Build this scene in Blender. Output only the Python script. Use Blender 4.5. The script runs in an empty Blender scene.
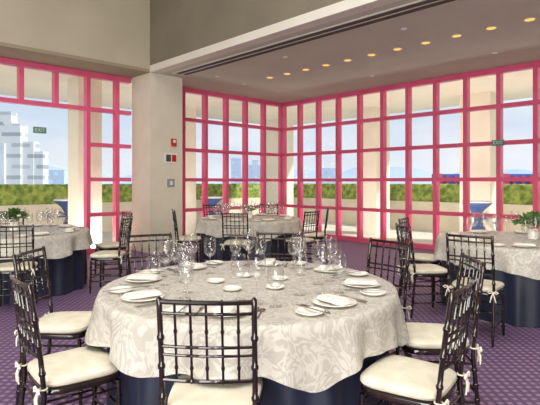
import bpy, math, random
from mathutils import Vector, Matrix
random.seed(7)
scene=bpy.context.scene
COL=scene.collection
try:
    scene.view_settings.view_transform='Standard'
except Exception: pass

# ---------------------------------------------------------------- materials
def srgb(r,g,b):
    def c(x):
        x/=255.0
        return x/12.92 if x<=0.04045 else ((x+0.055)/1.055)**2.4
    return (c(r),c(g),c(b),1)
def newmat(name):
    m=bpy.data.materials.new(name); m.use_nodes=True
    nt=m.node_tree; nt.nodes.clear()
    out=nt.nodes.new('ShaderNodeOutputMaterial')
    return m,nt,out
def pmat(name,c1,c2=None,scale=8,rough=.6,spec=.5,metal=0,bump=0,bscale=None,sheen=0,detail=3,lo=.35,hi=.65,distortion=0,coat=0,stretch=None):
    m,nt,out=newmat(name)
    p=nt.nodes.new('ShaderNodeBsdfPrincipled')
    nt.links.new(p.outputs[0],out.inputs[0])
    p.inputs['Roughness'].default_value=rough
    p.inputs['Metallic'].default_value=metal
    p.inputs['Specular IOR Level'].default_value=spec
    p.inputs['Coat Weight'].default_value=coat
    p.inputs['Sheen Weight'].default_value=sheen
    if c2 is None: c2=tuple(x*.95 for x in c1[:3])+(1,)
    tc=nt.nodes.new('ShaderNodeTexCoord')
    n=nt.nodes.new('ShaderNodeTexNoise'); n.inputs['Scale'].default_value=scale
    n.inputs['Detail'].default_value=detail; n.inputs['Distortion'].default_value=distortion
    if stretch:
        mp=nt.nodes.new('ShaderNodeMapping'); mp.inputs['Scale'].default_value=stretch
        nt.links.new(tc.outputs['Object'],mp.inputs[0]); nt.links.new(mp.outputs[0],n.inputs['Vector'])
    else: nt.links.new(tc.outputs['Object'],n.inputs['Vector'])
    r=nt.nodes.new('ShaderNodeValToRGB')
    r.color_ramp.elements[0].position=lo; r.color_ramp.elements[1].position=hi
    r.color_ramp.elements[0].color=c2; r.color_ramp.elements[1].color=c1
    nt.links.new(n.outputs['Fac'],r.inputs[0]); nt.links.new(r.outputs[0],p.inputs['Base Color'])
    if bump:
        b=nt.nodes.new('ShaderNodeBump'); b.inputs['Strength'].default_value=bump; b.inputs['Distance'].default_value=.01
        n2=nt.nodes.new('ShaderNodeTexNoise'); n2.inputs['Scale'].default_value=bscale or scale*4
        nt.links.new(tc.outputs['Object'],n2.inputs['Vector'])
        nt.links.new(n2.outputs['Fac'],b.inputs['Height']); nt.links.new(b.outputs[0],p.inputs['Normal'])
    return m
def emat(name,col,s):
    m,nt,out=newmat(name)
    e=nt.nodes.new('ShaderNodeEmission'); e.inputs[0].default_value=col; e.inputs[1].default_value=s
    nt.links.new(e.outputs[0],out.inputs[0]); return m
def glassmat(name,base=.06,edge=.6,tint=(1,1,1,1),blend=.35,rough=.02):
    m,nt,out=newmat(name)
    t=nt.nodes.new('ShaderNodeBsdfTransparent'); t.inputs[0].default_value=tint
    g=nt.nodes.new('ShaderNodeBsdfGlossy'); g.inputs['Roughness'].default_value=rough
    lw=nt.nodes.new('ShaderNodeLayerWeight'); lw.inputs['Blend'].default_value=blend
    mr=nt.nodes.new('ShaderNodeMapRange'); mr.inputs[3].default_value=base; mr.inputs[4].default_value=edge
    mx=nt.nodes.new('ShaderNodeMixShader')
    nt.links.new(lw.outputs['Facing'],mr.inputs[0]); nt.links.new(mr.outputs[0],mx.inputs[0])
    nt.links.new(t.outputs[0],mx.inputs[1]); nt.links.new(g.outputs[0],mx.inputs[2])
    nt.links.new(mx.outputs[0],out.inputs[0]); return m

M={}
M['pink']=pmat('pink_painted_frame',srgb(234,104,142),srgb(227,92,132),scale=2,rough=.3)
M['wall']=pmat('beige_plaster',srgb(190,181,159),srgb(183,174,152),scale=1.5,rough=.85,bump=.1,bscale=60)
M['column']=pmat('cream_concrete',srgb(222,217,198),srgb(216,210,191),scale=3,rough=.85,bump=.12,bscale=50)
M['fascia']=pmat('brown_grey_fascia',srgb(130,122,105),srgb(122,114,98),scale=1.2,rough=.9)
M['ceil']=pmat('warm_grey_ceiling',srgb(202,200,184),srgb(196,194,178),scale=1,rough=.8)
M['soffit']=pmat('soffit_paint',srgb(160,149,126),srgb(152,141,119),scale=1,rough=.9)
M['trimlight']=pmat('light_trim',srgb(222,217,206),scale=2,rough=.7)
M['slot']=pmat('dark_slot',srgb(78,72,66),scale=20,rough=.7)
M['wood']=pmat('near_black_mahogany_wood',srgb(40,23,18),srgb(19,12,10),scale=14,rough=.2,coat=.5,stretch=(1,1,.2))
M['cushion']=pmat('ivory_cushion_fabric',srgb(230,223,204),srgb(216,208,188),scale=10,rough=.9,bump=.25,bscale=90)
M['ribbon']=pmat('ivory_ribbon',srgb(236,228,212),scale=30,rough=.8)
M['navy']=pmat('navy_satin',srgb(30,37,62),srgb(20,26,46),scale=5,rough=.5,sheen=.05)
M['china']=pmat('cream_white_china',srgb(248,245,237),srgb(242,238,228),scale=6,rough=.15,coat=.5)
M['napkin']=pmat('cream_napkin',srgb(240,235,226),srgb(222,216,205),scale=16,rough=.9,bump=.2)
M['silver']=pmat('silverware_steel',srgb(200,198,195),srgb(170,168,165),scale=8,rough=.18,metal=1)
M['glass']=glassmat('clear_stemware_glass',.05,.85,(.985,.985,.985,1),.3,.0)
M['pane']=glassmat('window_glass',.01,.12,(.985,.99,.99,1),.15)
M['leaf']=pmat('green_leaves',srgb(104,140,66),srgb(52,84,36),scale=14,rough=.6)
M['flower']=pmat('white_petals',srgb(240,238,228),scale=14,rough=.7)
M['hedge']=pmat('hedge_leaves',srgb(168,180,88),srgb(92,120,52),scale=6,rough=.8,detail=9,lo=.36,hi=.64)
M['planter']=pmat('cream_planter_concrete',srgb(228,217,194),srgb(218,207,184),scale=2,rough=.9)
M['terrace']=pmat('terrace_paving',srgb(226,218,202),srgb(214,206,190),scale=1.5,rough=.9)
M['extcol']=pmat('exterior_cream_stucco',srgb(238,230,210),srgb(232,224,204),scale=2,rough=.9)
M['blue']=pmat('royal_blue_spandex',srgb(66,90,140),srgb(44,64,112),scale=4,rough=.5)
M['red']=pmat('red_plastic',srgb(190,30,32),scale=5,rough=.4)
M['white']=pmat('white_plastic',srgb(235,235,230),scale=5,rough=.4)
M['grey']=pmat('grey_plastic',srgb(150,150,148),scale=5,rough=.5)
M['green']=pmat('green_sign',srgb(90,150,125),scale=5,rough=.4)
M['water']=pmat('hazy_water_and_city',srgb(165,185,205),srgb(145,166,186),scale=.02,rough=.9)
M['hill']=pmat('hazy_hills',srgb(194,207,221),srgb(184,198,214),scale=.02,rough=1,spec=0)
M['lamp']=emat('warm_lamp_glow',srgb(255,190,95),1.45)

def carpet():
    m,nt,out=newmat('plum_check_carpet')
    p=nt.nodes.new('ShaderNodeBsdfPrincipled'); p.inputs['Roughness'].default_value=.55
    p.inputs['Specular IOR Level'].default_value=.5
    nt.links.new(p.outputs[0],out.inputs[0])
    tc=nt.nodes.new('ShaderNodeTexCoord')
    v=nt.nodes.new('ShaderNodeTexVoronoi'); v.distance='CHEBYCHEV'; v.inputs['Scale'].default_value=16.5; v.inputs['Randomness'].default_value=0
    mp=nt.nodes.new('ShaderNodeMapping'); mp.inputs['Rotation'].default_value=(0,0,math.radians(45)); mp.inputs['Location'].default_value=(0,0,.05)
    nt.links.new(tc.outputs['Object'],mp.inputs[0]); 
    sep=nt.nodes.new('ShaderNodeSeparateXYZ'); cmb=nt.nodes.new('ShaderNodeCombineXYZ')
    nt.links.new(mp.outputs[0],sep.inputs[0]); nt.links.new(sep.outputs[0],cmb.inputs[0]); nt.links.new(sep.outputs[1],cmb.inputs[1])
    nt.links.new(cmb.outputs[0],v.inputs['Vector'])
    r=nt.nodes.new('ShaderNodeValToRGB'); r.color_ramp.interpolation='LINEAR'
    e=r.color_ramp.elements; e[0].position=0; e[0].color=srgb(184,156,182)
    e[1].position=1; e[1].color=srgb(88,72,112)
    a=e.new(.15); a.color=srgb(166,138,168)
    b=e.new(.27); b.color=srgb(132,98,138)
    c=e.new(.34); c.color=srgb(128,98,138)
    d=e.new(.43); d.color=srgb(88,72,112)
    nt.links.new(v.outputs['Distance'],r.inputs[0])
    n=nt.nodes.new('ShaderNodeTexNoise'); n.inputs['Scale'].default_value=120
    nt.links.new(tc.outputs['Object'],n.inputs['Vector'])
    mx=nt.nodes.new('ShaderNodeMixRGB'); mx.blend_type='MULTIPLY'; mx.inputs[0].default_value=.2
    nt.links.new(r.outputs[0],mx.inputs[1]); nt.links.new(n.outputs['Fac'],mx.inputs[2])
    nt.links.new(mx.outputs[0],p.inputs['Base Color'])
    return m
M['carpet']=carpet()
def damask():
    m,nt,out=newmat('floral_damask_cloth')
    p=nt.nodes.new('ShaderNodeBsdfPrincipled')
    p.inputs['Specular IOR Level'].default_value=.5
    nt.links.new(p.outputs[0],out.inputs[0])
    tc=nt.nodes.new('ShaderNodeTexCoord')
    n=nt.nodes.new('ShaderNodeTexNoise'); n.inputs['Scale'].default_value=7.2; n.inputs['Detail'].default_value=2.2; n.inputs['Distortion'].default_value=1.7; n.inputs['Roughness'].default_value=.5
    nt.links.new(tc.outputs['Object'],n.inputs['Vector'])
    r=nt.nodes.new('ShaderNodeValToRGB'); e=r.color_ramp.elements
    A=srgb(204,199,190); B=srgb(184,178,168)
    e[0].position=.0; e[0].color=A; e[1].position=1; e[1].color=A
    for pos,c in ((.42,A),(.45,B),(.50,B),(.52,A),(.57,A),(.60,B),(.68,B),(.70,A)):
        q=e.new(pos); q.color=c
    nt.links.new(n.outputs['Fac'],r.inputs[0])
    nt.links.new(r.outputs[0],p.inputs['Base Color'])
    r3=nt.nodes.new('ShaderNodeRGBToBW'); nt.links.new(r.outputs[0],r3.inputs[0])
    mr=nt.nodes.new('ShaderNodeMapRange'); mr.inputs[1].default_value=.44; mr.inputs[2].default_value=.57; mr.inputs[3].default_value=.6; mr.inputs[4].default_value=.34
    nt.links.new(r3.outputs[0],mr.inputs[0]); nt.links.new(mr.outputs[0],p.inputs['Roughness'])
    return m
M['damask']=damask()
def bldmat(name,wallc,winc,sx,sy,mort=.28):
    m,nt,out=newmat(name)
    p=nt.nodes.new('ShaderNodeBsdfPrincipled'); p.inputs['Roughness'].default_value=.8
    nt.links.new(p.outputs[0],out.inputs[0])
    tc=nt.nodes.new('ShaderNodeTexCoord'); sp=nt.nodes.new('ShaderNodeSeparateXYZ'); cb=nt.nodes.new('ShaderNodeCombineXYZ')
    ad=nt.nodes.new('ShaderNodeMath'); ad.operation='ADD'
    nt.links.new(tc.outputs['Object'],sp.inputs[0]); nt.links.new(sp.outputs[0],ad.inputs[0]); nt.links.new(sp.outputs[1],ad.inputs[1])
    nt.links.new(ad.outputs[0],cb.inputs[0]); nt.links.new(sp.outputs[2],cb.inputs[1])
    b=nt.nodes.new('ShaderNodeTexBrick'); b.offset=0.35; b.inputs['Scale'].default_value=1
    b.inputs['Color1'].default_value=winc; b.inputs['Color2'].default_value=tuple(min(1,x*1.5) for x in winc[:3])+(1,)
    b.inputs['Mortar'].default_value=wallc
    b.inputs['Brick Width'].default_value=sx; b.inputs['Row Height'].default_value=sy; b.inputs['Mortar Size'].default_value=sy*mort
    nt.links.new(cb.outputs[0],b.inputs['Vector']); nt.links.new(b.outputs[0],p.inputs['Base Color'])
    return m
M['bldA']=bldmat('grey_white_office_facade',srgb(214,212,207),srgb(160,160,158),7,2.7,.34)
M['bldW']=pmat('white_rendered_wall',srgb(222,220,216),srgb(206,205,203),scale=.3,rough=.9)
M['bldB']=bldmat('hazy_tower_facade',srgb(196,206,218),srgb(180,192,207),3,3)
M['bldRed']=pmat('red_cladding',srgb(226,84,98),scale=.2,rough=.8)
M['bldBlue']=pmat('blue_cladding',srgb(70,110,190),scale=.2,rough=.8)

# ---------------------------------------------------------------- mesh builder
class MB:
    def __init__(s): s.v=[]; s.f=[]
    def box(s,c,size,rz=0):
        i=len(s.v); cx,cy,cz=c; hx,hy,hz=[q/2 for q in size]; ca,sa=math.cos(rz),math.sin(rz)
        for dz in(-hz,hz):
            for dx,dy in((-hx,-hy),(hx,-hy),(hx,hy),(-hx,hy)):
                s.v.append((cx+dx*ca-dy*sa,cy+dx*sa+dy*ca,cz+dz))
        s.f+=[(i,i+3,i+2,i+1),(i+4,i+5,i+6,i+7)]
        for k in range(4):
            s.f.append((i+k,i+(k+1)%4,i+4+(k+1)%4,i+4+k))
        return s
    def tube(s,pts,rad,seg=8):
        pts=[Vector(p) for p in pts]; n=len(pts)
        if not hasattr(rad,'__len__'): rad=[rad]*n
        base=len(s.v); ref=None
        for k,p in enumerate(pts):
            t=(pts[min(k+1,n-1)]-pts[max(k-1,0)])
            t=t.normalized() if t.length>1e-9 else Vector((0,0,1))
            if ref is None: ref=Vector((0,1,0)) if abs(t.y)<.8 else Vector((1,0,0))
            a=t.cross(ref)
            if a.length<1e-4: a=t.cross(Vector((1,0,0)))
            a.normalize(); b=t.cross(a); ref=a.cross(t)
            for j in range(seg):
                an=2*math.pi*j/seg
                s.v.append(tuple(p+(a*math.cos(an)+b*math.sin(an))*rad[k]))
        for k in range(n-1):
            for j in range(seg):
                j2=(j+1)%seg
                s.f.append((base+k*seg+j,base+k*seg+j2,base+(k+1)*seg+j2,base+(k+1)*seg+j))
        s.f.append(tuple(base+j for j in range(seg))[::-1]); s.f.append(tuple(base+(n-1)*seg+j for j in range(seg)))
        return s
    def rings(s,rings,capa=True,capb=True):
        base=len(s.v); m=len(rings[0])
        for r in rings: s.v+= [tuple(q) for q in r]
        for k in range(len(rings)-1):
            for j in range(m):
                j2=(j+1)%m
                s.f.append((base+k*m+j,base+k*m+j2,base+(k+1)*m+j2,base+(k+1)*m+j))
        if capa: s.f.append(tuple(base+j for j in range(m))[::-1])
        if capb: s.f.append(tuple(base+(len(rings)-1)*m+j for j in range(m)))
        return s
    def lathe(s,prof,seg=24,c=(0,0,0),capa=True,capb=True):
        return s.rings([[(c[0]+r*math.cos(2*math.pi*j/seg),c[1]+r*math.sin(2*math.pi*j/seg),c[2]+z) for j in range(seg)] for r,z in prof],capa,capb)
    def mesh(s,name,mat,smooth=True,angle=40):
        me=bpy.data.meshes.new(name); me.from_pydata(s.v,[],s.f); me.update()
        me.materials.append(mat)
        if smooth:
            me.polygons.foreach_set('use_smooth',[True]*len(me.polygons))
            try: me.set_sharp_from_angle(angle=math.radians(angle))
            except Exception: pass
        return me
def obj(name,me,parent=None,loc=(0,0,0),rz=0):
    o=bpy.data.objects.new(name,me); COL.objects.link(o); o.location=loc; o.rotation_euler=(0,0,rz)
    if parent: o.parent=parent
    return o
def tag(o,label,cat,group=None,kind=None):
    o['label']=label; o['category']=cat
    if group: o['group']=group
    if kind: o['kind']=kind
def struct(o): o['kind']='structure'; return o
def dup(root,loc,rz,label=None,group=None):
    n=root.copy(); COL.objects.link(n); n.location=loc; n.rotation_euler=(0,0,rz)
    for ch in list(root.children):
        c=ch.copy(); COL.objects.link(c); c.parent=n
    if label: n['label']=label
    if group: n['group']=group
    return n

# ---------------------------------------------------------------- room frame
TH=math.radians(45.8); RZ=-TH
U=Vector((math.cos(TH),-math.sin(TH),0)); V=Vector((-math.sin(TH),-math.cos(TH),0))
CN=Vector((.325,13,0))
def P(a,b,z=0): 
    p=CN+U*a+V*b; return (p.x,p.y,z)
def rbox(name,a0,a1,b0,b1,z0,z1,mat,smooth=False):
    c=P((a0+a1)/2,(b0+b1)/2,0)
    mb=MB().box((0,0,(z1-z0)/2),(a1-a0,b1-b0,z1-z0))
    return obj(name,mb.mesh(name,mat,smooth),None,(c[0],c[1],z0),RZ)
H=3.54; HT=6.3
struct(rbox('floor',-0.05,16,-0.05,16,-.12,0,M['carpet']))
struct(rbox('ceiling',-.15,16.2,-.15,4.25,H,H+.13,M['ceil']))
struct(rbox('ceiling_upper',0,16.2,4.25,16.2,HT,HT+.15,M['wall'])).name='ceiling.001'
struct(rbox('trim_1',.75,16,4.25,4.45,H,3.67,M['trimlight']))
struct(rbox('wall_fascia',.75,16,4.25,4.45,3.67,HT,M['fascia']))
struct(rbox('wall_bulkhead',.5,.75,4.25,16,H+.06,HT,M['wall']))
struct(rbox('trim_2',-.15,.75,4.25,16,H,H+.06,M['soffit']))
struct(rbox('wall_left',-.15,.0,9.5,16,0,H,M['wall']))
struct(rbox('wall_right',9.5,16,-.15,0,0,H,M['wall']))
struct(rbox('wall_east',16,16.2,-.15,16.2,0,HT,M['wall']))
struct(rbox('wall_south',-.15,16,16,16.2,0,HT,M['wall']))
col=rbox('structural_column',0.02,.75,3.7,4.44,0,H,M['column'])
tag(col,'thick square cream plaster column beside the windows','column')
struct(rbox('trim_3',1.0,15,3.80,4.10,H-.015,H-.001,M['trimlight']))
for k,b in enumerate((4.03,3.88)):
    struct(rbox('trim_%d'%(k+4),1.1,14.9,b-.045,b+.045,H-.022,H-.014,M['slot']))
SP=.63; rows=[.05,.76,1.45,2.13,2.82,3.49]
BW=.076; BD=.15
def frame(name,horizontal_axis,t0,t1,verts,skip):
    mb=MB(); L=t1-t0
    def bar(xa,xb,za,zb,d=BD): mb.box(((xa+xb)/2,0,(za+zb)/2),(xb-xa,d,zb-za))
    bar(t0,t1,0,.10); bar(t0,t1,3.44,3.54)
    for z in rows[1:-1]:
        xs=sorted(set([t0]+verts+[t1]))
        for i in range(len(xs)-1):
            mid=(xs[i]+xs[i+1])/2
            if any(s0<mid<s1 and zz0<z<zz1 for s0,s1,zz0,zz1 in skip): continue
            bar(xs[i],xs[i+1],z-BW/2,z+BW/2,BD*.9)
    for x in verts:
        zs=[.1]+rows[1:-1]+[3.44]
        for i in range(len(zs)-1):
            zm=(zs[i]+zs[i+1])/2
            if any(s0+.05<x<s1-.05 and zz0<zm<zz1 for s0,s1,zz0,zz1 in skip): continue
            bar(x-BW/2,x+BW/2,zs[i],zs[i+1])
    me=mb.mesh(name,M['pink'],False)
    if horizontal_axis=='a': c=P(0,-.075); rz=RZ
    else: c=P(-.075,0); rz=RZ-math.pi/2
    o=obj(name,me,None,c,rz); struct(o)
    obj('glass_pane',MB().box(((t0+t1)/2,.0,H/2),(L,.012,H-.1)).mesh('glass_pane',M['pane'],False),o)
    return o
va=[.0]+[SP*k-.03 for k in range(1,15)]+[9.46]
frame('window_3','a',-.1,9.5,va,[])
vb=[SP*k for k in range(1,6)]+[3.66]
frame('window_2','b',0.04,3.7,vb,[])
vb2=[4.74+.60*k for k in range(0,8)]+[9.46]
frame('window_1','b',4.44,9.5,vb2,[(5.34,8.34,.2,2.6)])
struct(rbox('trim_9',-.15,.0,-.15,.0,0,H,M['pink']))
struct(rbox('wall_header',-.15,0,4.25,16,H+.06,HT,M['wall']))

# ---------------------------------------------------------------- exterior
ter=rbox('floor_terrace',-7,22,-7,20,-.3,-.13,M['terrace'])
ter.location.z=-.32; struct(ter)
CD=4.3
can=rbox('ceiling_canopy',-CD,16.2,-CD,-.16,3.6,3.9,M['extcol']); struct(can)
can=rbox('ceiling_canopy_side',-CD,-.16,-.16,16,3.6,3.9,M['extcol']); struct(can)
for a,b,w in ((.9,-3.0,.7),(4.1,-3.0,.75),(8.3,-3.0,.75),(-3.1,-3.0,.75),(-3.0,1.2,.6),(-3.0,10.5,.8)):
    c=rbox('terrace_column',a-w/2,a+w/2,b-w/2,b+w/2,-.15,3.6,M['extcol'])
    tag(c,'square cream stucco column holding the terrace canopy','column','terrace columns')
c=rbox('terrace_column',-1.25,-.7,4.75,5.25,-.15,3.6,M['extcol']); tag(c,'square cream stucco column holding the terrace canopy','column','terrace columns')
def hedge_into(mb,a0,a1,b0,b1,z0,z1):
    L=max(a1-a0,b1-b0); alongA=(a1-a0)>(b1-b0); W=min(a1-a0,b1-b0)
    n=int(L/.07); sec=[(-1,0),(-1.0,.12),(-1.0,.24),(-1.0,.36),(-1.0,.48),(-1.0,.6),(-1.0,.75),(-1,.9),(-.97,1),(-.8,1),(-.4,1.0),(0,1),(.4,1.0),(.8,1),(.97,1),(1,.9),(1.0,.75),(1.0,.6),(1.0,.48),(1.0,.36),(1.0,.24),(1.0,.12),(1,0)]
    rings=[]; ca,cb=(a0+a1)/2,(b0+b1)/2
    for i in range(n+1):
        x=-L/2+L*i/n; r=[]
        for sx,sz in sec:
            j=.024
            xx=x+random.uniform(-j,j)*.6; yy=sx*W/2+random.uniform(-j,j); zz=z0+sz*(z1-z0)+random.uniform(-j,j)*(1 if sz>0 else 0)
            if alongA: p=P(ca+xx,cb-yy,zz)
            else: p=P(ca+yy,cb+xx,zz)
            r.append(p)
        rings.append(r)
    mb.rings(rings)
mb=MB(); hedge_into(mb,-6.1,20,-6.1,-5.3,.76,1.32); hedge_into(mb,-6.1,-5.3,-5.25,18,.76,1.32)
o=obj('hedge',mb.mesh('hedge',M['hedge'],False)); tag(o,'trimmed yellow-green hedge growing in the terrace planter','hedge',kind='stuff')
mb=MB()
for a0,a1,b0,b1 in ((-6.2,20,-6.2,-5.2),(-6.2,-5.2,-5.2,18)):
    c=P((a0+a1)/2,(b0+b1)/2); mb.box((c[0],c[1],.305),(a1-a0,b1-b0,.91),RZ)
o=obj('planter',mb.mesh('planter',M['planter'],False)); tag(o,'long low cream concrete planter wall edging the terrace','planter')
g=obj('floor_ground',MB().box((0,400,-15.5),(3000,1400,1)).mesh('ground',M['water'],False)); struct(g)
def building(px0,px1,ytop,Y,mat,label,extra=None,depth=4):
    x0=(px0-270)/480*Y; x1=(px1-270)/480*Y; z=1.4+(182-ytop)/480*Y
    mb=MB().box((0,depth/2,(z+15)/2),(x1-x0,depth,z+15))
    if extra:
        for q,(q0,q1,yt) in enumerate(extra):
            e0=(q0-270)/480*Y; e1=(q1-270)/480*Y; ze=1.4+(182-yt)/480*Y
            mb.box(((e0+e1)/2-(x0+x1)/2,depth/2+.5+.3*q,(ze+15)/2),(e1-e0,depth*.8,ze+15))
    o=obj('building',mb.mesh('building',mat,False),None,((x0+x1)/2,Y,-15))
    tag(o,label,'building'); return o
bb=building(-60,20,124,120,M['bldA'],'stepped white and grey office building across the water',[(-40,9,111),(18,31,141),(29,40,151)])
obj('stair_tower',MB().box((5.2,-.4,13.0),(2.6,1.0,26)).mesh('tower',M['bldW'],False),bb)
obj('roof_plant_room',MB().box((-2.5,1.5,30.3),(4,2,2.2)).mesh('plantroom',M['bldW'],False),bb)
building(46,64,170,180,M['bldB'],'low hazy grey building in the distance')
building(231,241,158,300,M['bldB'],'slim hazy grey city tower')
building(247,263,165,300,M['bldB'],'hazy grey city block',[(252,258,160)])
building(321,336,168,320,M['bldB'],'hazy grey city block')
b0=building(436,600,174,150,M['bldBlue'],'long blue and red dockside stadium structure')
for k in range(20):
    pw=.6 if k%4 else 2.0
    xx=-25+k*2.6
    obj('red_tower',MB().box((xx,-.6,9.1+(.8 if k%4==0 else .15)),(pw,1,18.2)).mesh('rt',M['bldRed'],False),b0)
obj('white_band',MB().box((0,-1.2,17.0),(50,.3,.5)).mesh('wbn',M['bldW'],False),b0)
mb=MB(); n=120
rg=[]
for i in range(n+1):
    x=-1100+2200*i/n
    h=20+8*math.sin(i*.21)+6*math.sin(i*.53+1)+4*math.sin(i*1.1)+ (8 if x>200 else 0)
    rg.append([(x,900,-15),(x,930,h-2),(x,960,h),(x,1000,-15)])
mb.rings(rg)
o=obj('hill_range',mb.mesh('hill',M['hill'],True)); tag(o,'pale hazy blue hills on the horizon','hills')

def cocktail():
    e=obj('cocktail_table',None)
    tag(e,'tall cocktail table with tied royal blue spandex cover','table','terrace cocktail tables')
    seg=24; R=[]
    for z,r in ((0,.34),(.05,.33),(.3,.16),(.62,.055),(.75,.06),(.9,.15),(1.03,.30),(1.06,.32)):
        R.append([((r+ .012*math.cos(4*2*math.pi*j/seg))*math.cos(2*math.pi*j/seg),(r+.012*math.cos(4*2*math.pi*j/seg))*math.sin(2*math.pi*j/seg),z) for j in range(seg)])
    obj('table_cover',MB().rings(R).mesh('cover',M['blue']),e)
    obj('tabletop',MB().lathe([(.32,1.06),(.33,1.065),(.33,1.09),(.31,1.1)],28).mesh('ctop',M['white']),e)
    obj('ribbon_bow',MB().tube([(.06,-.06,.68),(.2,-.14,.8),(.26,-.14,.68),(.06,-.06,.68),(-.14,-.16,.78),(-.2,-.14,.66),(.06,-.06,.68),(.1,-.16,.4)],.03,6).mesh('bow',M['blue']),e)
    return e
ct=cocktail(); ct.location=(-5.1,12.1,-.13)
dup(ct,(-1.7,14.0,-.13),.4); dup(ct,(4.72,10.95,-.13),1.0)

# ---------------------------------------------------------------- chair
def superring(cx,cy,hx,hy,z,n=36,p=4,taper=0):
    r=[]
    for j in range(n):
        a=2*math.pi*j/n; c,s=math.cos(a),math.sin(a)
        x=math.copysign(abs(c)**(2/p),c)*hx; y=math.copysign(abs(s)**(2/p),s)*hy
        x*=1+taper*y/hy
        r.append((cx+x,cy+y,z))
    return r
def bamboo(p0,p1,r,rings=(.25,.5,.75),n=1):
    p0=Vector(p0);p1=Vector(p1); L=(p1-p0).length
    ts=[0]; rs=[r]
    for t in rings:
        d=.006/L
        ts+=[t-d*1.6,t-d,t+d,t+d*1.6]; rs+=[r,r*1.35,r*1.35,r]
    ts.append(1); rs.append(r)
    return [p0.lerp(p1,t) for t in ts],rs
CH=.94
def yb(z): return -.185-.06*max(0,(z-.42)/.52)**1.3
def make_chair():
    e=obj('dining_chair',None)
    W=.188
    mb=MB()
    for sx in(-1,1):
        knots=(.53,.66,.78)
        seq=[(.42,1),(.47,1)]
        for kz in knots: seq+=[(kz-.012,1),(kz-.006,1.35),(kz+.006,1.35),(kz+.012,1),(kz+.05,1)]
        seq+=[(.86,1),(.89,1),(CH,1),(CH+.008,.4)]
        mb.tube([(sx*W,yb(z),z) for z,_ in seq],[.0118*s for _,s in seq],10)
    def rail(z,r,bow=.018,kn=True):
        pts=[];rs=[]
        ks=[-1,-.75,-.5,-.36,-.345,-.32,-.305,-.15,0,.15,.305,.32,.345,.36,.5,.75,1]
        for t in ks:
            pts.append((t*W,yb(z)-bow*(1-t*t),z)); rs.append(r*(1.3 if kn and abs(abs(t)-.3325)<.015 else 1))
        mb.tube(pts,rs,8)
    rail(CH-.012,.0105); rail(CH-.058,.007); rail(.745,.007); rail(.71,.006); rail(.605,.009)
    for k in range(5):
        t=-1+2*(k+1)/6.0; x=t*W
        seq=[(.605,1),(.65,1),(.656,1.45),(.664,1.45),(.67,1),(.73,1),(.80,1),(.806,1.45),(.814,1.45),(.82,1),(CH-.012,1)]
        mb.tube([(x,yb(z)-.018*(1-t*t),z) for z,_ in seq],[.0056*s for _,s in seq],8)
    obj('backrest',mb.mesh('backrest',M['wood']),e)
    sr=[superring(0,0,.198*s,.195*s,z,taper=.06) for s,z in ((.93,.412),(1,.416),(1.02,.427),(1,.44),(.94,.446))]
    obj('seat',MB().rings(sr).mesh('seat',M['wood']),e)
    cr=[superring(0,.003,.198*s,.195*s,z,taper=.06,p=4.5) for s,z in ((.90,.446),(.97,.452),(1.01,.465),(1.0,.48),(.94,.489),(.75,.496),(.4,.50),(.1,.501))]
    obj('seat_cushion',MB().rings(cr).mesh('cushion',M['cushion']),e)
    legs=[((-.178,.165,.41),(-.183,.175,0)),((.178,.165,.41),(.183,.175,0)),((-.187,-.185,.42),(-.187,-.225,0)),((.187,-.185,.42),(.187,-.225,0))]
    for a,b in legs:
        pts,rs=bamboo(a,b,.0125,(.2,.4,.6,.8))
        rs[-1]=.0105
        obj('leg',MB().tube(pts,rs,10).mesh('leg',M['wood']),e)
    mb=MB()
    def on(l,z):
        a,b=Vector(l[0]),Vector(l[1]); t=(a.z-z)/(a.z-b.z); return a.lerp(b,t)
    for z in(.15,.24):
        for p,q in((0,2),(1,3)):
            mb.tube(*bamboo(on(legs[p],z),on(legs[q],z),.007,(.33,.66)),8)
    for z in (.19,.28):
        mb.tube(*bamboo(on(legs[0],z),on(legs[1],z),.007,(.33,.66)),8)
    mb.tube(*bamboo(on(legs[2],.2),on(legs[3],.2),.007,(.33,.66)),8)
    for p,q in((0,1),(2,3),(0,2),(1,3)):
        A=on(legs[p],.37);B=on(legs[q],.37)
        mb.tube([A,A.lerp(B,.25),A.lerp(B,.5),A.lerp(B,.75),B],.006,6)
    obj('stretcher',mb.mesh('stretcher',M['wood']),e)
    for sx in(-1,1):
        x=sx*W; mb=MB(); y=-.205
        mb.tube([(x+.018*math.cos(t),-.19+.018*math.sin(t),.462) for t in [k*math.pi/5 for k in range(11)]],.004,6)
        for s2 in(-1,1):
            mb.tube([(x,y-.006,.46),(x+s2*.024,y-.014,.472),(x+s2*.042,y-.012,.46),(x+s2*.03,y-.014,.45),(x,y-.006,.46)],[.003,.006,.006,.005,.003],6)
            mb.tube([(x,y-.006,.46),(x+s2*.012,y-.016,.42),(x+s2*.024,y-.012,.375)],[.004,.006,.004],6)
        obj('cushion_tie',mb.mesh('tie',M['ribbon']),e)
    return e
T1=(-.13,3.05)
def fz(dx,dy): return math.atan2(dy,dx)-math.pi/2
main=[(-.24,2.13,.04,1),(-1.0,2.44,.76,.62),(-1.36,3.20,1,-.02),(-.96,4.0,.42,-.9),(.05,4.12,-.1,-1),(.74,3.62,-.80,-.6),(.67,2.30,-.82,.58),(.98,2.92,-1,.08)]
chairs=[(x,y,dx,dy,'dark mahogany ballroom chair with ivory cushion at large table','chairs around the large dining table') for x,y,dx,dy in main]
chairs+=[(x,y,dx,dy,'dark mahogany ballroom chair with ivory cushion at foliage-topped table','chairs around the foliage-topped table') for x,y,dx,dy in
  ((1.88,4.36,.62,.78),(1.66,5.15,1,.1),(1.90,5.95,.8,-.5))]
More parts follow.
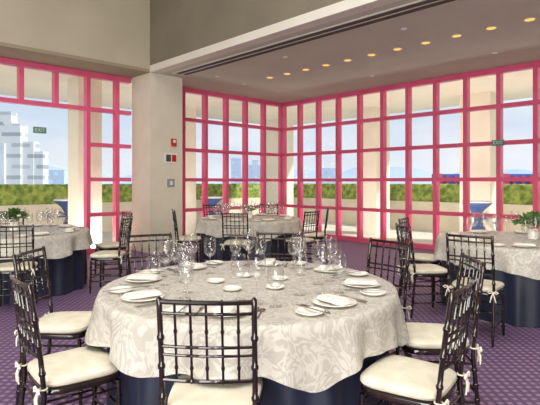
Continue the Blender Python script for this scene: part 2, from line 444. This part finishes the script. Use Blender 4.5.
chairs+=[(x,y,dx,dy,'dark mahogany ballroom chair with ivory cushion beside picture window','chairs around the picture-window table') for x,y,dx,dy in
  ((-2.8,5.3,-.35,.94),(-2.08,6.2,-1,.0),(-2.35,7.1,-.8,-.6),(-4.0,7.4,.5,-.85))]
chairs+=[(x,y,dx,dy,'dark mahogany ballroom chair with ivory cushion near window corner','chairs around the corner table') for x,y,dx,dy in
  ((-.5,7.4,.1,1),(-1.35,7.95,1,.3),(.48,7.72,-.75,.65),(.78,8.5,-1,.1),(-.05,9.75,-.1,-1),(-1.05,9.55,.5,-.85))]
ch0=make_chair()
first=True
for x,y,dx,dy,l,g_ in chairs:
    if first:
        ch0.location=(x,y,0); ch0.rotation_euler=(0,0,fz(dx,dy)); tag(ch0,l,'chair',g_); first=False
    else: dup(ch0,(x,y,0),fz(dx,dy),l,g_)

# ---------------------------------------------------------------- tables
def make_table(T,R,seats,label,dropbase,seed):
    rnd=random.Random(seed)
    e=obj('dining_table',None,None,(T[0],T[1],0)); tag(e,label,'table')
    ang=[]
    for (x,y) in seats:
        d=math.hypot(x-T[0],y-T[1]); ang.append((math.atan2(y-T[1],x-T[0]),d-.225))
    def da(a,b): return abs((a-b+math.pi)%(2*math.pi)-math.pi)
    def dent(th,R0):
        r=R0
        for a,fr in ang:
            if fr<R0: r-= (R0-fr)*math.exp(-(da(th,a)/.30)**4)
        return r
    seg=240
    ph=rnd.random()*6
    rings=[]
    for r in (.001,.3*R,.6*R,.85*R,.95*R,R-.01): rings.append([(r*math.cos(2*math.pi*j/seg),r*math.sin(2*math.pi*j/seg),.755) for j in range(seg)])
    rings.append([((R+.003)*math.cos(2*math.pi*j/seg),(R+.003)*math.sin(2*math.pi*j/seg),.750) for j in range(seg)])
    K=9
    for k in range(1,K+1):
        t=k/K; ring=[]
        for j in range(seg):
            th=2*math.pi*j/seg
            w=max([math.exp(-(da(th,a)/.36)**4) for a,_ in ang]+[0])
            zend=dropbase+(.53-dropbase)*w+.035*math.sin(3*th+ph)*(1-w)+.02*math.sin(7*th)*(1-w)
            z=.745+(zend-.745)*t
            am=1+.5*math.sin(2*th+ph)
            fold=(.028*am*math.sin(11*th+ph+.6*math.sin(3*th))+.018*math.sin(19*th+2*ph)+.010*math.sin(31*th))*min(1,t*1.1)
            r=R+.014+.02*t+fold
            ring.append((r*math.cos(th),r*math.sin(th),z))
        rings.append(ring)
    o=obj('tablecloth',MB().rings(rings,True,False).mesh('tablecloth',M['damask'],True,80),e)
    o['label']='silver-white floral damask overlay cloth'
    rings=[]
    for k in range(0,13):
        t=k/12; z=.742*(1-t)+.004*t; ring=[]
        for j in range(seg):
            th=2*math.pi*j/seg
            base=R-.05
            tt=min(1,t*2.2)
            rr=base*(1-tt)+dent(th,base)*tt
            fold=(.022*math.sin(17*th+ph)+.014*math.sin(29*th+1.3*ph))*min(1,t*1.5)
            ring.append(((rr+fold)*math.cos(th),(rr+fold)*math.sin(th),z))
        rings.append(ring)
    o=obj('table_skirt',MB().rings(rings,False,False).mesh('table_skirt',M['navy'],True,80),e)
    o['label']='floor-length navy satin underskirt'
    obj('tabletop',MB().lathe([(R-.07,.71),(R-.055,.715),(R-.055,.738),(R-.07,.742)],48).mesh('tabletop',M['wood']),e)
    return e
T2=(2.86,5.4); T3=(-3.36,6.3); T4=(-.37,8.6)
make_table(T1,.905,[(m[0],m[1]) for m in main],'large round banquet table with damask overlay and navy skirt',.465,1)
make_table(T2,.92,[(1.88,4.36),(1.66,5.15),(1.90,5.95)],'round banquet table with damask overlay, navy skirt and greenery',.48,2)
make_table(T3,.92,[(-2.8,5.3),(-2.08,6.2),(-2.35,7.1)],'round banquet table set beside the picture window',.47,3)
make_table(T4,.90,[(-.5,7.4),(-1.35,7.95),(.48,7.72),(.78,8.5)],'round banquet table with damask overlay near the window corner',.47,4)

# ---------------------------------------------------------------- tableware
ZT=.7565
def wineglass(h,rb,name,label,hstem=None):
    hs=hstem or h*.47
    # thin blown-glass shell: foot, stem, bowl and a tiny rolled rim
    prof=[(.035,.0015),(.018,.004),(.006,.009),(.0036,.02),(.0034,hs-.01),(.006,hs),(rb*.55,hs+.012),(rb*.88,hs+.03),(rb,hs+.056),(rb*.98,hs+(h-hs)*.70),(rb*.84,h-.004),(rb*.87,h-.001),(rb*.83,h)]
    me=MB().lathe(prof,28,capa=False,capb=False).mesh(name,M['glass'],True,60)
    o=obj(name,me); tag(o,label,'glass'); return o
G1=wineglass(.285,.050,'wine_glass','tall clear stemmed wine glass on the table')
G2=wineglass(.25,.043,'wine_glass','smaller clear stemmed wine glass on the table')
G3=wineglass(.22,.044,'water_goblet','clear short-stemmed water goblet on the table',.095)
G1['group']=G2['group']='wine glasses on the tables'; G3['group']='water goblets on the tables'
def plate(r,label,nm='bread_plate',grp='bread plates on the tables'):
    me=MB().lathe([(.001,.001),(r*.6,.001),(r*.66,.003),(r*.97,.013),(r,.016),(r*.98,.018),(r*.66,.008),(r*.6,.006),(.001,.005)],40,capa=False,capb=False).mesh(nm,M['china'],True,60)
    o=obj(nm,me); tag(o,label,'plate',grp); return o
PL=plate(.072,'small round cream-white china bread plate on the tablecloth')
PL2=plate(.058,'tiny cream-white china saucer near the table centre','saucer','saucers at the table centre')
PL3=plate(.118,'round cream-white china dinner plate under a folded napkin','dinner_plate','dinner plates on the tables')
def napkin():
    mb=MB()
    for k,(w,d) in enumerate(((.205,.10),(.195,.094),(.185,.088))):
        z0=.001+.006*k
        mb.rings([superring(0,0.002*k,w/2*s,d/2*s,z,n=28,p=7) for s,z in((.98,z0),(1,z0+.002),(1,z0+.004),(.97,z0+.006))])
    o=obj('napkin',mb.mesh('napkin',M['napkin'])); tag(o,'folded cream cloth napkin laid on a plate','napkin','folded napkins on the tables'); return o
NP=napkin()
def flat(pts,z=.003,th=.002):
    mb=MB()
    mb.rings([[(x,y,z-th/2) for x,y in pts],[(x,y,z+th/2) for x,y in pts]]); return mb
def knife():
    mb=flat([(-.006,-.11),(.006,-.11),(.005,0),(.009,.02),(.009,.09),(.004,.11),(-.003,.115),(-.005,.02),(-.005,0)],.0025,.003)
    o=obj('knife',mb.mesh('knife',M['silver'],False)); tag(o,'polished steel table knife','knife','table knives'); return o
def fork():
    mb=flat([(-.005,-.1),(.005,-.1),(.003,.02),(.012,.04),(.012,.055),(-.012,.055),(-.012,.04),(-.003,.02)],.003,.0025)
    for x in(-.010,-.0035,.0035,.010): mb.box((x,.078,.003),(.0032,.046,.002))
    o=obj('fork',mb.mesh('fork',M['silver'],False)); tag(o,'polished steel dinner fork','fork','dinner forks'); return o
def spoon():
    mb=flat([(-.005,-.1),(.005,-.1),(.003,.03)]+[(.018*math.sin(t),.06-.03*math.cos(t)) for t in [.4+k*.49 for k in range(12)]]+[(-.003,.03)],.003,.0025)
    o=obj('spoon',mb.mesh('spoon',M['silver'],False)); tag(o,'polished steel table spoon beside napkin','spoon','table spoons'); return o
KN,FK,SPN=knife(),fork(),spoon()
used=set()
def place(src,x,y,rz,z=ZT):
    if src.name not in used:
        used.add(src.name); src.location=(x,y,z); src.rotation_euler=(0,0,rz); return src
    n=src.copy(); COL.objects.link(n); n.location=(x,y,z); n.rotation_euler=(0,0,rz); return n
rj=random.Random(11)
def setting(T,th,R=.70,full=True):
    ro=Vector((math.cos(th),math.sin(th)))
    tg=Vector((-math.sin(th),math.cos(th)))
    rz=th+math.pi/2
    def w(r,s): return T[0]+ro.x*r+tg.x*s, T[1]+ro.y*r+tg.y*s
    x,y=w(R,0); place(PL3,x,y,0); place(NP,x,y,rz+rj.uniform(-.15,.15)+(math.pi/2 if full else 0),ZT+.0165)
    x,y=w(R+.045,-.235); place(PL,x,y,rz)
    if full: place(KN,x+tg.x*.02,y+tg.y*.02,rz,ZT+.0185)
    if full:
        for g_,r_,s_ in ((G1,R-.19,.12),(G2,R-.265,.01),(G3,R-.15,.225)):
            x,y=w(r_,s_); place(g_,x,y,0)
        for src,s in((FK,-.142),(KN,.14),(SPN,.166)):
            x,y=w(R-.01,s); place(src,x,y,rz)
    else:
        for g_,r_,s_ in ((G1,R-.20,.10),(G2,R-.30,.01),(G3,R-.14,.20)):
            x,y=w(r_,s_); place(g_,x,y,0)
sa=sorted(math.atan2(m[1]-T1[1],m[0]-T1[0])%(2*math.pi) for m in main)
for it in range(60):
    for i in range(len(sa)):
        j=(i+1)%len(sa); gap=(sa[j]-sa[i])%(2*math.pi)
        if gap<.74:
            dlt=(.74-gap)/2; sa[i]-=dlt; sa[j]+=dlt
for th in sa: setting(T1,th)
for k in range(5):
    a=k*math.pi*2/5+.5; place(PL2,T1[0]+.22*math.cos(a),T1[1]+.22*math.sin(a),0)
for T,off in((T2,.3),(T3,.1),(T4,.5)):
    for k in range(8): setting(T,off+k*math.pi/4,.72,False)
def centre(T,r,h,n,flowers,label):
    e=obj('flower_arrangement' if flowers else 'foliage_arrangement',None,None,(T[0],T[1],ZT)); tag(e,label,'flowers' if flowers else 'plant')
    obj('vase',MB().lathe([(.05,0),(.055,.004),(.06,.05),(.05,.1),(.055,.12),(.05,.12),(.045,.1)],24,capb=False).mesh('vase',M['china']),e)
    mb=MB(); rnd=random.Random(n)
    for k in range(n):
        th=rnd.uniform(0,2*math.pi); ph=rnd.uniform(-.2,1.5); rr=r*rnd.uniform(.35,1)
        c=Vector((rr*math.cos(ph)*math.cos(th),rr*math.cos(ph)*math.sin(th),.12+h*.35+h*.65*rr/r*math.sin(ph)))
        d=Vector((math.cos(th)*math.cos(ph)+rnd.uniform(-.5,.5),math.sin(th)*math.cos(ph)+rnd.uniform(-.5,.5),math.sin(ph)+rnd.uniform(-.4,.4))).normalized()
        s=d.cross(Vector((rnd.random(),rnd.random(),rnd.random()))).normalized(); L=rnd.uniform(.04,.07); w=L*.28
        i=len(mb.v); mb.v+=[tuple(c-d*L*.5),tuple(c+s*w),tuple(c+d*L*.6),tuple(c-s*w)]; mb.f.append((i,i+1,i+2,i+3))
    for k in range(10):
        a=k*.63; mb.tube([(0,0,.06),(r*.3*math.cos(a),r*.3*math.sin(a),.15),(r*.6*math.cos(a),r*.6*math.sin(a),.12+h*.5)],.003,5)
    obj('foliage',mb.mesh('foliage',M['leaf'],False),e)
    if flowers:
        mb=MB()
        for k in range(flowers):
            th=rnd.uniform(0,2*math.pi); ph=rnd.uniform(.1,1.4); c=(r*.9*math.cos(ph)*math.cos(th),r*.9*math.cos(ph)*math.sin(th),.12+h*.35+h*.62*math.sin(ph))
            mb.lathe([(.001,-.02),(.018,-.012),(.026,0),(.02,.014),(.001,.016)],10,c)
        obj('blossoms',mb.mesh('blossoms',M['flower']),e)
centre((T2[0]+.1,T2[1]),.20,.17,460,3,'low bushy green leafy arrangement with few white blossoms')
centre(T3,.17,.17,360,4,'low green and white flower arrangement in china vase')
centre(T4,.10,.08,160,5,'tiny green table posy in white vase')

# ---------------------------------------------------------------- ceiling fixtures
ring=MB().lathe([(.062,0),(.085,-.002),(.089,-.006),(.085,-.010),(.065,-.009),(.062,-.006)],24,capa=False,capb=False).mesh('ring',M['trimlight'])
bulb=MB().lathe([(.063,-.003),(.056,-.010),(.034,-.015),(.002,-.018)],20,capb=True).mesh('bulb',M['lamp'])
dl=obj('downlight',None); tag(dl,'small round recessed downlight glowing warm in the ceiling','ceiling light','row of recessed downlights')
obj('trim_ring',ring,dl); obj('lamp_lens',bulb,dl)
for k in range(13):
    p=P(2.05+.49*k,2.45,H-.0005)
    if k==0: dl.location=p
    else: dup(dl,p,0)
    ld=bpy.data.lights.new('spot','SPOT'); ld.energy=14; ld.color=(1,.8,.55); ld.spot_size=math.radians(110); ld.shadow_soft_size=.05
    lo=bpy.data.objects.new('downlight_beam',ld); COL.objects.link(lo); lo.location=(p[0],p[1],p[2]-.03)
sm=MB().lathe([(.03,0),(.045,-.003),(.045,-.012),(.02,-.02),(.002,-.022)],16).mesh('sprinkler',M['white'])
for k,(a,b) in enumerate(((1.2,2.4),(1.4,3.3),(3.4,3.4),(5.6,3.3),(3.6,1.1),(6.0,1.1))):
    o=obj('ceiling_sprinkler',sm,None,P(a,b,H)); tag(o,'small white sprinkler head on the ceiling','sprinkler','ceiling sprinklers')

def onface(name,b,z,w,h,d,mat):
    c=P(.751,b,z)
    return obj(name,MB().box((d/2,0,0),(d,w,h)).mesh(name,mat,False),None,c,RZ)
o=onface('fire_alarm_strobe',3.92,2.2,.11,.15,.04,M['red']); tag(o,'red fire alarm strobe with white lens on the column','fire alarm')
obj('strobe_lens',MB().box((.05,0,.02),(.025,.05,.06)).mesh('lens',M['white'],False),o)
o=onface('wall_sign',3.98,1.88,.30,.20,.015,M['white']); tag(o,'white rectangular notice sign with red and dark blocks','sign')
obj('red_panel',MB().box((.018,.07,0),(.006,.10,.14)).mesh('rp',M['red'],False),o)
obj('dark_panel',MB().box((.018,-.06,0),(.006,.11,.14)).mesh('dp',M['slot'],False),o)
o=onface('light_switch',3.98,1.38,.16,.16,.02,M['grey']); tag(o,'small grey switch plate on the column','switch')
obj('switch_rocker',MB().box((.025,0,0),(.012,.05,.08)).mesh('rk',M['white'],False),o)

def exit_sign(c,rz,label):
    s=obj('exit_sign',MB().box((0,0,0),(.22,.02,.11)).mesh('exit',M['green'],False),None,c,rz); tag(s,label,'exit sign')
    cu=bpy.data.curves.new('exit_text','FONT'); cu.body='EXIT'; cu.size=.085; cu.align_x='CENTER'; cu.align_y='CENTER'; cu.extrude=.001
    t=bpy.data.objects.new('tmp',cu); COL.objects.link(t)
    bpy.context.view_layer.update()
    dg=bpy.context.evaluated_depsgraph_get()
    me=bpy.data.meshes.new_from_object(t.evaluated_get(dg)); bpy.data.objects.remove(t)
    me.materials.clear(); me.materials.append(M['white'])
    t=obj('lettering',me,s,(0,-.012,0)); t.rotation_euler=(math.pi/2,0,0)
exit_sign(P(.03,6.25,2.33),RZ+math.pi/2,'small green exit sign fixed to the picture window')
exit_sign(P(5.64,.01,2.13),RZ,'small green exit sign on the pink mullion')

# ---------------------------------------------------------------- lights / world
w=bpy.data.worlds.new('World'); scene.world=w; w.use_nodes=True; nt=w.node_tree; nt.nodes.clear()
out=nt.nodes.new('ShaderNodeOutputWorld'); bg=nt.nodes.new('ShaderNodeBackground'); nt.links.new(bg.outputs[0],out.inputs[0])
tc=nt.nodes.new('ShaderNodeTexCoord'); sp=nt.nodes.new('ShaderNodeSeparateXYZ'); nt.links.new(tc.outputs['Generated'],sp.inputs[0])
r=nt.nodes.new('ShaderNodeValToRGB'); e=r.color_ramp.elements
e[0].position=0; e[0].color=srgb(220,228,238); e[1].position=.6; e[1].color=srgb(160,190,230)
q=e.new(.18); q.color=srgb(196,213,235)
nt.links.new(sp.outputs[2],r.inputs[0])
mp=nt.nodes.new('ShaderNodeMapping'); mp.inputs['Scale'].default_value=(1,1,3); nt.links.new(tc.outputs['Generated'],mp.inputs[0])
n=nt.nodes.new('ShaderNodeTexNoise'); n.inputs['Scale'].default_value=3.5; n.inputs['Detail'].default_value=6; nt.links.new(mp.outputs[0],n.inputs['Vector'])
r2=nt.nodes.new('ShaderNodeValToRGB'); r2.color_ramp.elements[0].position=.42; r2.color_ramp.elements[1].position=.72
nt.links.new(n.outputs['Fac'],r2.inputs[0])
mx=nt.nodes.new('ShaderNodeMixRGB'); nt.links.new(r2.outputs[0],mx.inputs[0]); nt.links.new(r.outputs[0],mx.inputs[1]); mx.inputs[2].default_value=srgb(238,241,245)
nt.links.new(mx.outputs[0],bg.inputs[0]); bg.inputs[1].default_value=1.12
sd=bpy.data.lights.new('sun','SUN'); sd.energy=4.2; sd.angle=.05; sd.color=(1,.97,.9)
so=bpy.data.objects.new('sun',sd); COL.objects.link(so)
hd=(U*.86-V*.5).normalized(); el=math.radians(40)
dirv=Vector((hd.x*math.cos(el),hd.y*math.cos(el),math.sin(el)))
so.rotation_euler=(-dirv).to_track_quat('-Z','Y').to_euler()
def area(name,loc,rot,sx,sy,en,colr):
    d=bpy.data.lights.new(name,'AREA'); d.shape='RECTANGLE'; d.size=sx; d.size_y=sy; d.energy=en; d.color=colr
    o=bpy.data.objects.new(name,d); COL.objects.link(o); o.location=loc; o.rotation_euler=rot; return o
def aim(p,t): return (Vector(t)-Vector(p)).to_track_quat('-Z','Y').to_euler()
area('high_ceiling_fill',P(8,9,HT-.1),(0,0,RZ),6,6,380,(1,.99,.95))  # added overhead fill for the room, stands for no fixture
p=P(9,15.2,3.0); area('rear_fill',p,aim(p,P(3,3,1.2)),6,3,610,(1,.99,.95))  # unseen fill added behind the camera to brighten the room
p=P(12.5,13,.8); area('rear_upward_fill',p,aim(p,P(5,2,3.6)),4,2,360,(1,1,.93))  # added fill aimed upward to brighten the low ceiling
def wash(name,a,b,along,L,en):  # added outdoor fill strip, brightens terrace columns and canopy underside
    p=P(a,b,-.02)
    o=area(name,p,(0,0,0),L,.2,en,(1,.98,.93))
    outv=(-V if along=='a' else -U); dv=(outv*.75+Vector((0,0,.66))).normalized()
    ax=(U if along=='a' else V)
    z=-dv; x=ax; y=z.cross(x)
    o.rotation_euler=Matrix((x,y,z)).transposed().to_euler()
wash('terrace_fill',4.7,-.3,'a',9,160)
wash('terrace_fill',-.3,5,'b',9,160)
cd=bpy.data.cameras.new('camera'); cam=bpy.data.objects.new('camera',cd); COL.objects.link(cam)
cam.location=(0,0,1.4); cam.rotation_euler=(math.pi/2,0,0); cd.sensor_width=36; cd.lens=32; cd.shift_y=-20.5/540; cd.clip_end=3000; cd.clip_start=.05
scene.camera=cam
